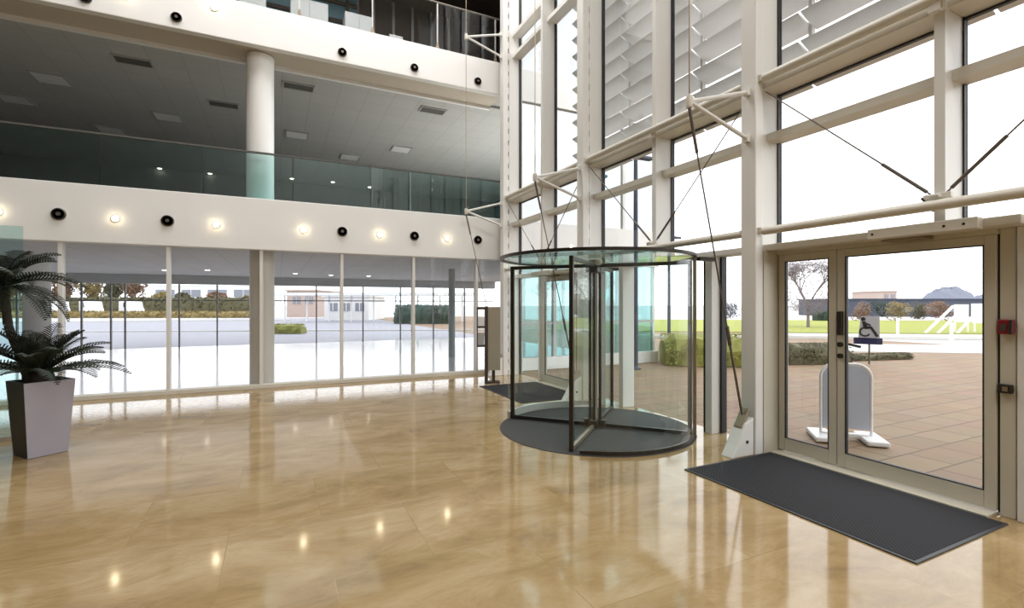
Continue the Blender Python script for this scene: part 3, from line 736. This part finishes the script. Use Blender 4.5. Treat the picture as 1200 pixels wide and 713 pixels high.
def frond(base, az, elev, length, droop, wid, npair=25):
    mb = MB(); pts = []; p = Vector(base); e = elev; st = length / npair
    for i in range(npair + 1):
        pts.append(p.copy()); dr = Vector((math.cos(az) * math.cos(e), math.sin(az) * math.cos(e), math.sin(e)))
        p = p + dr * st; e -= droop / npair * (0.4 + 1.2 * i / npair)
    for i in range(npair): mb.tube(pts[i], pts[i + 1], .008 * (1 - i / npair) + .002, 5, .008 * (1 - (i + 1) / npair) + .002, cap=False)
    side = Vector((-math.sin(az), math.cos(az), 0))
    for i in range(3, npair + 1):
        t = i / npair; L = wid * math.sin(PI * min(1, .12 + .86 * t)) ** .7 * random.uniform(.85, 1.1)
        dr = (pts[min(i + 1, npair)] - pts[i - 1]).normalized(); up = side.cross(dr).normalized() * -1
        if up.z < 0: up = -up
        for s in (1, -1):
            d = (side * s * .85 + dr * .55 + up * .28).normalized()
            a = pts[i]; b = a + d * L * .55 + up * .01; c = a + d * L + Vector((0, 0, -.10 * L))
            wv = dr * .013
            mb.add([a - wv * .55, a + wv * .55, b + wv * .6, b - wv * .6, c, a + up * .004, b + up * .006], [(0, 5, 6, 3), (5, 1, 2, 6), (3, 6, 4), (6, 2, 4)])
    return mb
crown0 = PC + Vector((0, 0, H + .05))
MB().lathe([(.10, H - .06), (.12, H), (.09, H + .10), (.03, H + .14)], (PC.x, PC.y, 0), 14).build('stem', M['stem'], pl, smooth=True)
n = 33
for i in range(n):
    az = 2 * PI * i / n + random.uniform(-.1, .1); lay = i % 3
    el = (R(20), R(45), R(68))[lay] + random.uniform(-.1, .1)
    ln = (.78, .72, .60)[lay] * random.uniform(.9, 1.08)
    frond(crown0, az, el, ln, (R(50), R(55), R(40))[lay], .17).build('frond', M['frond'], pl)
tr0 = PC + Vector((-.10, -.03, H - .06)); top = PC + Vector((-.30, -.06, 1.78))
mb = MB(); prev = tr0
for i in range(1, 9):
    q = tr0.lerp(top, i / 8) + Vector((.02 * math.sin(i), 0, 0)); mb.tube(prev, q, .040, 10, .036); prev = q
mb.build('trunk', M['stem'], pl, smooth=True)
for i in range(30):
    az = 2 * PI * i / 30 + random.uniform(-.12, .12); lay = i % 3
    el = (R(-5), R(28), R(60))[lay] + random.uniform(-.1, .1)
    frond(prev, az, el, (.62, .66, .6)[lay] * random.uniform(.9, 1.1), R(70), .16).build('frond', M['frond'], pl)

# glass screen at the left edge
t = thing('glass_screen', (-3.8, 7.7, 0), 'aqua glass screen standing behind the potted palm', 'screen')
MB().box(-4.9, -2.71, 7.695, 7.707, .05, 2.52).build('glass_panel', M['gleft'], t)
MB().box(-4.9, -2.71, 7.68, 7.722, 0, .05).build('floor_channel', M['alu'], t)

# ================================================================== LEAFLET STAND
KC = at(571, 9.75); ka = R(-YAW) + R(8)
t = thing('leaflet_stand', KC, 'khaki leaflet stand with a dark side rack near the corner column', 'stand')
ca, sa = math.cos(ka), math.sin(ka)
def kp(x, y=0): return (KC.x + x * ca - y * sa, KC.y + x * sa + y * ca)
MB().obox(kp(.135), ka, .125, .03, .27, 1.54).build('board', M['kiosk'], t, bevel=.006)
MB().obox(kp(-.02), ka, .032, .04, 0, 1.55).build('leg', M['brown'], t, bevel=.004)
MB().obox(kp(.12, .12), ka, .14, .10, 0, .03).obox(kp(.13, .05), ka, .03, .02, .03, .27).build('foot', M['brown'], t)
rk = MB().obox(kp(-.13), ka, .08, .04, 1.49, 1.54).obox(kp(-.13), ka, .08, .045, 1.12, 1.16).obox(kp(-.13), ka, .08, .045, .74, .78).obox(kp(-.20), ka, .010, .03, .74, 1.54)
rk.build('rack', M['brown'], t)
MB().obox(kp(-.125), ka, .065, .02, .78, 1.02).build('leaflet', M['greycol'], t)
MB().obox(kp(-.125), ka, .065, .02, 1.16, 1.33).build('leaflet', M['whitep'], t)

# ================================================================== OUTDOORS
def foliage(mb, cs, n, size, thin=.5):
    for _ in range(n):
        c, r = random.choice(cs)
        d = Vector((random.gauss(0, 1), random.gauss(0, 1), random.gauss(0, 1))).normalized()
        p = Vector(c) + Vector((d.x * r[0], d.y * r[1], d.z * r[2])) * random.uniform(.55, 1.05) ** .6
        a = Vector((random.gauss(0, 1), random.gauss(0, 1), random.gauss(0, 1))).normalized(); b = a.orthogonal().normalized(); s = size * random.uniform(.6, 1.3)
        mb.add([p - a * s, p + b * s * thin, p + a * s, p - b * s * thin], [(0, 1, 2, 3)])
def hedge(p, q, w_, h, m, lb, dens=260, leaf=.05, name='hedge'):
    p, q = Vector(p), Vector(q); L = (q - p).length; d = (q - p).normalized(); s = Vector((-d.y, d.x, 0))
    t = thing(name, (p + q) / 2, lb, 'hedge')
    mb = MB(); nx = max(6, int(L / .25)); prof = [(-.5, 0), (-.52, .5), (-.42, .88), (-.15, 1), (.15, 1), (.42, .88), (.52, .5), (.5, 0)]
    rows = []
    for i in range(nx + 1):
        c = p + d * (L * i / nx); k = .8 if i in (0, nx) else 1
        for (a, b) in prof: rows.append(c + s * (a * w_ * k * random.uniform(.85, 1.1)) + Vector((0, 0, b * h * k * random.uniform(.85, 1.05))))
    m8 = len(prof); fs = []
    for i in range(nx):
        for j in range(m8 - 1): fs.append((i * m8 + j, i * m8 + j + 1, (i + 1) * m8 + j + 1, (i + 1) * m8 + j))
    fs += [list(range(m8)), list(range(nx * m8, nx * m8 + m8))]
    mb.add(rows, fs)
    mb.build('foliage', m, t)
    lf = MB()
    for _ in range(int(dens * L)):
        c = p + d * random.uniform(0, L); th = random.uniform(0, PI)
        pp = c + s * (math.cos(th) * w_ * .52) + Vector((0, 0, max(.05, (math.sin(th) ** .6) * h * 1.0)))
        a = Vector((random.gauss(0, 1), random.gauss(0, 1), random.gauss(0, 1))).normalized(); b = a.orthogonal().normalized(); sz = leaf * random.uniform(.6, 1.3)
        lf.add([pp - a * sz, pp + b * sz * .5, pp + a * sz, pp - b * sz * .5], [(0, 1, 2, 3)])
    lf.build('leaves', m, t)
    return t
def tree(p, h, r, m, lb, dens=500, leaf=.09, bare=False, gp=None):
    p = Vector(p); t = thing('tree', p, lb, 'tree', gp)
    mb = MB(); tips = []
    def br(a, d, L, rad, dep):
        b = a + d * L; mb.tube(a, b, rad, 6, rad * .65, cap=False)
        if dep == 0: tips.append(b); return
        for _ in range(3 if dep > 1 else 4):
            nd = (d + Vector((random.gauss(0, .45), random.gauss(0, .45), random.uniform(-.05, .35)))).normalized()
            br(b, nd, L * random.uniform(.62, .85), rad * .62, dep - 1)
    br(p, Vector((0, 0, 1)), h * .30, h * .022, 4 if bare else 3)
    mb.build('trunk', M['twig'] if bare else M['bark'], t)
    cr = MB(); cz = p + Vector((0, 0, h * (.46 if h < 2.5 else .55)))
    blobs = [(cz + Vector((random.uniform(-.5, .5) * r, random.uniform(-.5, .5) * r, random.uniform(-.25, .25) * h)), (r * .6, r * .6, h * (.36 if h < 2.5 else .26))) for _ in range(7)]
    if bare: foliage(cr, [(q, (.4, .4, .4)) for q in tips] * 2 + [(p + Vector((0, 0, h * .58)), (r, r, h * .40))] * (5 * len(tips)), dens, leaf * 3, .09)
    else: foliage(cr, blobs, dens, leaf)
    cr.build('crown', m, t)
    return t

# lawn and kerbs beyond the terrace
def strip(u0, d0, u1, d1, w_, z0, z1, name, m, lb):
    p, q = at(u0, d0), at(u1, d1); d = (q - p).normalized(); s = Vector((-d.y, d.x, 0)) * w_
    if s.dot(p) < 0: s = -s
    a = [p, q, q + s, p + s]
    struct(MB().add([Vector((v.x, v.y, z)) for z in (z0, z1) for v in a], [(3, 2, 1, 0), (4, 5, 6, 7), (0, 1, 5, 4), (1, 2, 6, 5), (2, 3, 7, 6), (3, 0, 4, 7)]), name, m, lb)
strip(1500, 24, 640, 29, 22, -.011, .03, 'lawn', M['grass'], 'bright green lawn beyond the paving')
strip(1500, 20.8, 700, 23.2, .3, -.011, .12, 'kerb_strip', M['kerb'], 'pale kerb before the lawn')
strip(1500, 14.6, 860, 17, 3.5, -.011, -.004, 'path_strip', M['concrete'], 'pale path crossing the paving')

# pavement sign outside the doors
pc = at(991, 5.75); pa = R(90 - YAW - 20) - PI / 2
t = thing('pavement_sign', pc, 'blue grey round-topped pavement sign standing outside the double doors', 'sign')
ca2, sa2 = math.cos(pa), math.sin(pa)
def pp(x, y): return Vector((pc.x + x * ca2 - y * sa2, pc.y + x * sa2 + y * ca2, 0))
def rtop(hw, z0, z1, rad, n=8):
    pts = [(-hw, z0), (hw, z0)]
    for i in range(n + 1): th = PI / 2 * i / n; pts.append((hw - rad + rad * math.cos(th), z1 - rad + rad * math.sin(th)))
    for i in range(n + 1): th = PI / 2 + PI / 2 * i / n; pts.append((-hw + rad + rad * math.cos(th), z1 - rad + rad * math.sin(th)))
    return pts
poly = rtop(.235, .13, .87, .14); mb = MB(); k = len(poly)
mb.add([pp(x, -.012) + Vector((0, 0, z)) for x, z in poly] + [pp(x, .012) + Vector((0, 0, z)) for x, z in poly], [(i, (i + 1) % k, k + (i + 1) % k, k + i) for i in range(k)] + [list(range(k))[::-1], list(range(k, 2 * k))])
mb.build('board', M['aboard'], t)
poly = rtop(.255, .06, .89, .155); loop = [pp(x, 0) + Vector((0, 0, z)) for x, z in poly]
MB().path(loop + [loop[0]], .017, 8).build('frame', M['whitep'], t, smooth=True)
for x in (-.25, .25):
    a, b = pp(x, -.24), pp(x, .24)
    c = pp(x, 0); MB().obox((c.x, c.y), pa, .11, .26, .0, .055).build('foot', M['whitep'], t, bevel=.015)
c = pp(0, 0); MB().obox((c.x, c.y), pa, .22, .035, .02, .075).build('crossbar', M['whitep'], t, bevel=.01)

# wheelchair access sign on a post
sc_ = at(1017, 12.9); va = R(-YAW) - math.atan((1017 - 600) / 569.2) 
t = thing('access_sign', sc_, 'small grey and navy wheelchair access sign on a thin post outside', 'sign')
cs, ss = math.cos(va), math.sin(va)
def sp_(x, y, z): return Vector((sc_.x + x * cs - y * ss, sc_.y + x * ss + y * cs, z))
MB().tube(sp_(.03, .03, 0), sp_(.03, .03, 1.0), .022, 8).build('post', M['cable'], t)
def plate(poly, y0, y1):
    k = len(poly); return MB().add([sp_(x, y0, z) for x, z in poly] + [sp_(x, y1, z) for x, z in poly], [(i, (i + 1) % k, k + (i + 1) % k, k + i) for i in range(k)] + [list(range(k))[::-1], list(range(k, 2 * k))])
plate([(-.21, .70), (.25, .70), (.25, 1.28), (-.15, 1.28)], -.012, .012).build('board', M['signgrey'], t)
plate([(-.31, .53), (.31, .53), (.31, .70), (-.31, .70)], -.016, .012).build('name_strip', M['signblue'], t)
pic = MB()
def pc_(poly):
    k = len(poly); pic.add([sp_(x, -.020, z) for x, z in poly] + [sp_(x, -.013, z) for x, z in poly], [(i, (i + 1) % k, k + (i + 1) % k, k + i) for i in range(k)] + [list(range(k))[::-1], list(range(k, 2 * k))])
pc_([(-.10 + .05 * math.cos(2 * PI * i / 12), 1.20 + .05 * math.sin(2 * PI * i / 12)) for i in range(12)])
pc_([(-.13, 1.14), (-.05, 1.14), (.0, .98), (-.09, .96)])
pc_([(-.09, 1.0), (-.06, .93), (.08, .95), (.08, 1.01)])
pc_([(.03, .99), (.09, 1.0), (.24, .75), (.17, .73)])
pc_([(-.05, 1.11), (.07, 1.05), (.06, 1.01), (-.05, 1.06)])
n = 18
for i in range(n):
    a0, a1 = R(100) + R(230) * i / n, R(100) + R(230) * (i + 1) / n
    pc_([(-.06 + r * math.cos(a), .86 + r * math.sin(a)) for r, a in ((.13, a0), (.13, a1), (.09, a1), (.09, a0))])
pic.build('pictogram', M['black'], t)

# hedges near the entrance
hedge(at(776, 13.2), at(872, 12.9), 1.3, .80, M['hedge'], 'yellow green hedge seen beyond the revolving door', 700, .045)
hedge(at(912, 13.2), at(985, 13.5), .9, .52, M['hedge2'], 'low olive brown hedge seen through the narrow door leaf', 700, .04)
hedge(at(992, 13.9), at(1062, 14.4), .5, .16, M['hedge2'], 'very low brown planting behind the wheelchair access sign', 700, .03)

# louvre posts outside
def lamp_post(u, d, h, lb):
    p = at(u, d); t = thing('lamp_post', p, lb, 'lamp post', 'slim grey posts outside')
    MB().tube(p, p + Vector((0, 0, h)), .06, 10, .05).build('post', M['slate'], t, smooth=True)
    MB().lathe([(.13, 0), (.13, .02), (.07, .06)], tuple(p), 12).build('base_plate', M['slate'], t)
    MB().box(p.x - .12, p.x + .5, p.y - .09, p.y + .09, h, h + .08).build('lamp_head', M['slate'], t, bevel=.02)
lamp_post(745, 12.0, 5.2, 'slim grey post outside, left of the revolving door middle mullion')
lamp_post(784, 17.0, 3.9, 'shorter slim grey post outside, behind the revolving door')

# trees, buildings, railings beyond the lawn
tree(at(947, 33), 4.9, 2.0, M['twig'], 'bare mauve tree seen through the narrow door leaf', 9000, .05, True)
hl = 'small trees in front of the dark building'
tree(at(1011, 46), 1.9, 1.0, M['russet'], 'russet bushy tree just right of the door meeting stile', 900, .10, gp=hl)
tree(at(1053, 47), 1.9, 1.1, M['autumn'], 'ochre bushy tree above the wheelchair access sign', 900, .10, gp=hl)
tree(at(1102, 48), 2.1, 1.3, M['russet'], 'russet bushy tree beside the white ramp', 1100, .10, gp=hl)
tree(at(1030, 52), 1.9, 1.0, M['dgreen'], 'dark green bushy tree above the left half of the access sign', 900, .10, gp=hl)
tree(at(1077, 52), 1.9, 1.0, M['hedge2'], 'olive bushy tree left of the white ramp', 900, .10, gp=hl)
tree(at(718, 60), 2.3, 1.2, M['slate'], 'distant blue grey bush seen through the revolving door', 700, .12)
tree(at(856, 55), 2.2, 1.2, M['slate'], 'distant blue grey bush left of the column by the double doors', 700, .12)
tree(at(640, 38), 4.2, 1.8, M['twig'], 'bare tree left of the revolving door middle mullion', 900, .06, True)
tree(at(700, 36), 4.6, 1.8, M['twig'], 'bare tree seen through the middle of the revolving door', 900, .06, True)
hedge(at(955, 46), at(980, 46), 1.0, 1.0, M['dgreen'], 'dark clipped shrub under the bare mauve tree', 100, .12, 'shrub')
def bldg(u0, u1, d, z1, depth, m, name, lb, roofm=None, wins=None, wm=None):
    p, q = at(u0, d), at(u1, d); dd = (q - p).normalized(); nn = Vector((-dd.y, dd.x, 0)); L = (q - p).length; a = math.atan2(dd.y, dd.x)
    t = thing(name, (p + q) / 2 + nn * depth / 2, lb, 'building')
    c = (p + q) / 2 + nn * depth / 2
    MB().obox((c.x, c.y), a, L / 2, depth / 2, -.1, z1).build('wall', m, t)
    MB().obox((c.x, c.y), a, L / 2 + .2, depth / 2 + .2, z1, z1 + .15).build('roof', roofm or m, t)
    for (f0, f1, wz0, wz1) in wins or []:
        c2 = p + dd * (L * (f0 + f1) / 2); w2 = MB().obox((c2.x, c2.y), a, L * (f1 - f0) / 2, .05, wz0, wz1).build('window', wm or M['greywin'], t)
        MB().obox((c2.x, c2.y), a, .04, .08, wz0, wz1).build('glazing_bar', m, w2)
    return t
bldg(990, 1260, 62, 2.15, 10, M['slate'], 'office_building', 'long dark blue grey building beyond the lawn', wins=[(.05 + i * .1, .10 + i * .1, .6, 1.2) for i in range(9)])
bldg(1034, 1051, 90, 3.9, 8, M['brick'], 'tower_block', 'pinkish brick block rising behind the dark building', wins=[(.15, .4, 2.4, 3.4), (.6, .85, 2.4, 3.4)])
hm = MB(); hc = at(1112, 150)
vs = []; fs = []; nr, na = 10, 28
for i in range(nr + 1):
    for j in range(na):
        rr = i / nr; th = 2 * PI * j / na
        vs.append((hc.x + 8.5 * rr * math.cos(th), hc.y + 8.5 * rr * math.sin(th), 6.6 * (1 - rr ** 2.6) * (1 if i == 0 else random.uniform(.86, 1.1)) - .3 * rr))
for i in range(nr):
    for j in range(na): fs.append((i * na + j, i * na + (j + 1) % na, (i + 1) * na + (j + 1) % na, (i + 1) * na + j))
struct(hm.add(vs, fs), 'hill', M['hill'], 'hazy blue hill above the dark building', smooth=True)
hm = MB(); hc = at(1160, 160); hm.add([(v[0] - at(1112, 150).x + hc.x, v[1] - at(1112, 150).y + hc.y, v[2] * .72) for v in vs], fs)
struct(hm, 'hill.001', M['hill'], 'lower hazy hill to the right', smooth=True)

# white ramp with slanted rails
t = thing('access_ramp', at(1125, 27), 'white ramp with slanting white rails beyond the lawn edge', 'ramp')
def lineto(mb, u0, v0, u1, v1, d, r):
    mb.tube(at(u0, d, 1.6 - (v0 - 356.5) * d / 569.2), at(u1, d, 1.6 - (v1 - 356.5) * d / 569.2), r, 8); return mb
for (a, b, c_, d_) in ((1117, 359, 1084, 391), (1124, 366, 1097, 393), (1140, 371, 1120, 393)): lineto(MB(), a, b, c_, d_, 26.5, .07).build('slanting_rail', M['whitep'], t)
for (a, b, lo, hi) in ((1119, 1134, 357, 378), (1139, 1158, 356, 379)):
    q0, q1 = at(a, 27.2), at(b, 27.2); cc = (q0 + q1) / 2
    MB().obox((cc.x, cc.y), math.atan2((q1 - q0).y, (q1 - q0).x), (q1 - q0).length / 2, .06, 1.6 - (hi - 356.5) * 27 / 569, 1.6 - (lo - 356.5) * 27 / 569).build('side_panel', M['whitep'], t)
for u in (1119, 1134, 1142, 1158): lineto(MB(), u, 357, u, 390, 27.2, .05).build('post', M['whitep'], t)
def bollard(u, d, h, lb):
    p = at(u, d); t = thing('bollard', p, lb, 'bollard', 'white bollards on the paving')
    MB().tube(p, p + Vector((0, 0, h)), .06, 10).build('shaft', M['whitep'], t); MB().lathe([(.06, 0), (.075, .01), (.075, .05), (.03, .08)], (p.x, p.y, h), 12).build('cap', M['whitep'], t, smooth=True)
bollard(1052, 24.5, .8, 'white bollard at the lawn edge right of the wheelchair access sign')
bollard(1115, 20, .75, 'white bollard below the white ramp')

# beyond the hall: road, planting, vans, buildings
strip(-400, 26, 700, 30, .25, -.011, .06, 'kerb_strip.001', M['kerb'], 'pale kerb across the road')
strip(-200, 38, 340, 47, .4, -.011, .10, 'kerb_strip.002', M['kerb'], 'far pale kerb below the autumn trees')
hedge(at(-60, 72), at(318, 73), 2.0, 2.5, M['hedge2'], 'tall olive hedge behind the white vans', 70, .25)
hedge(at(-60, 56), at(318, 57), 1.4, .70, M['autumn'], 'long ochre hedge beyond the road', 60, .2)
gt = 'autumn trees beyond the road'
hs = (8.2, 8.8, 7.8, 8.5, 8.0, 8.2, 5.0, 4.6, 5.0, 4.6)
for i, u in enumerate((15, 45, 76, 105, 134, 160, 190, 218, 253, 294)):
    tree(at(u, 98 if i < 6 else 78), hs[i] if i < 6 else 3.4, 2.1 if i < 6 else 1.5, M[('autumn', 'hedge2', 'russet')[i % 3]], ('ochre', 'olive', 'russet')[i % 3] + ' autumn tree beyond the road, %s from the left' % ordn[i], 1500, .3, gp=gt)
bldg(176, 306, 92, 5.0, 8, M['render'], 'white_building', 'white building with a row of grey windows behind the trees', wins=[(.05 + i * .235, .22 + i * .235, 2.9, 4.3) for i in range(4)])
bldg(336, 372, 60, 3.2, 8, M['brick'], 'brick_house', 'pinkish brick house right of the cream column', wins=[(.2, .45, 1.6, 2.5), (.6, .85, 1.6, 2.5)])
bldg(380, 432, 48, 2.3, 6, M['render'], 'white_house', 'low white house in the middle of the glazed wall', wins=[(.1, .3, .9, 1.7), (.42, .58, .9, 1.7), (.7, .9, .9, 1.7)])
hedge(at(322, 26.5), at(356, 26.5), .9, .5, M['hedge'], 'yellow green hedge right of the cream column', 300, .06)
hedge(at(464, 40), at(528, 40), 1.6, 1.5, M['dgreen'], 'dark green hedge seen through the right panes', 100, .16)
# covered walkway
w0, w1 = at(326, 44), at(560, 44); dw = (w1 - w0).normalized(); aw = math.atan2(dw.y, dw.x); cw = (w0 + w1) / 2
t = thing('covered_walkway', cw, 'white covered walkway on slim posts beyond the road', 'walkway')
MB().obox((cw.x, cw.y), aw, (w1 - w0).length / 2, 1.2, 2.35, 2.6).build('roof', M['render'], t)
for i in range(9):
    p = w0.lerp(w1, (i + .3) / 9); MB().tube(p, p + Vector((0, 0, 2.35)), .07, 8).build('post', M['whitep'], t)
def van(u, d, lb, proto=None):
    p = at(u, d)
    if proto is not None:
        return copy_tree(proto, None, p, lb)
    t = thing('van', p, lb, 'van', 'white vans beyond the road')
    prof = [(-2.3, .35), (2.3, .35), (2.35, .9), (1.7, 1.15), (1.1, 1.9), (-2.25, 1.95), (-2.35, .8)]
    MB().prism([(p.x + a, b) for a, b in prof], 'y', p.y - .9, p.y + .9).build('body', M['vanwhite'], t, bevel=.06)
    MB().prism([(p.x + a, b) for a, b in [(.35, 1.2), (1.5, 1.2), (1.05, 1.78), (.35, 1.78)]], 'y', p.y - .92, p.y + .92).build('window', M['winglass'], t)
    for sx in (-1.45, 1.45):
        for sy in (-.85, .85):
            w_ = MB().lathe([(.33, -.1), (.33, .1)], (p.x + sx, p.y + sy, .33), 16, 'y').build('wheel', M['tyre'], t)
            MB().lathe([(.16, -.12), (.16, .12)], (p.x + sx, p.y + sy, .33), 12, 'y').build('hubcap', M['alu'], w_)
    return t
v0 = van(68, 63, 'white van beyond the road, leftmost by the palm')
van(107, 63, 'white van beyond the road, right of the first full mullion', v0)
van(154, 63.5, 'white van beyond the road, third from the left', v0)
for o in list(C.objects):
    if o.name.split('.')[0] == 'van' and o.parent is None: o.rotation_euler = (0, 0, R(-66))
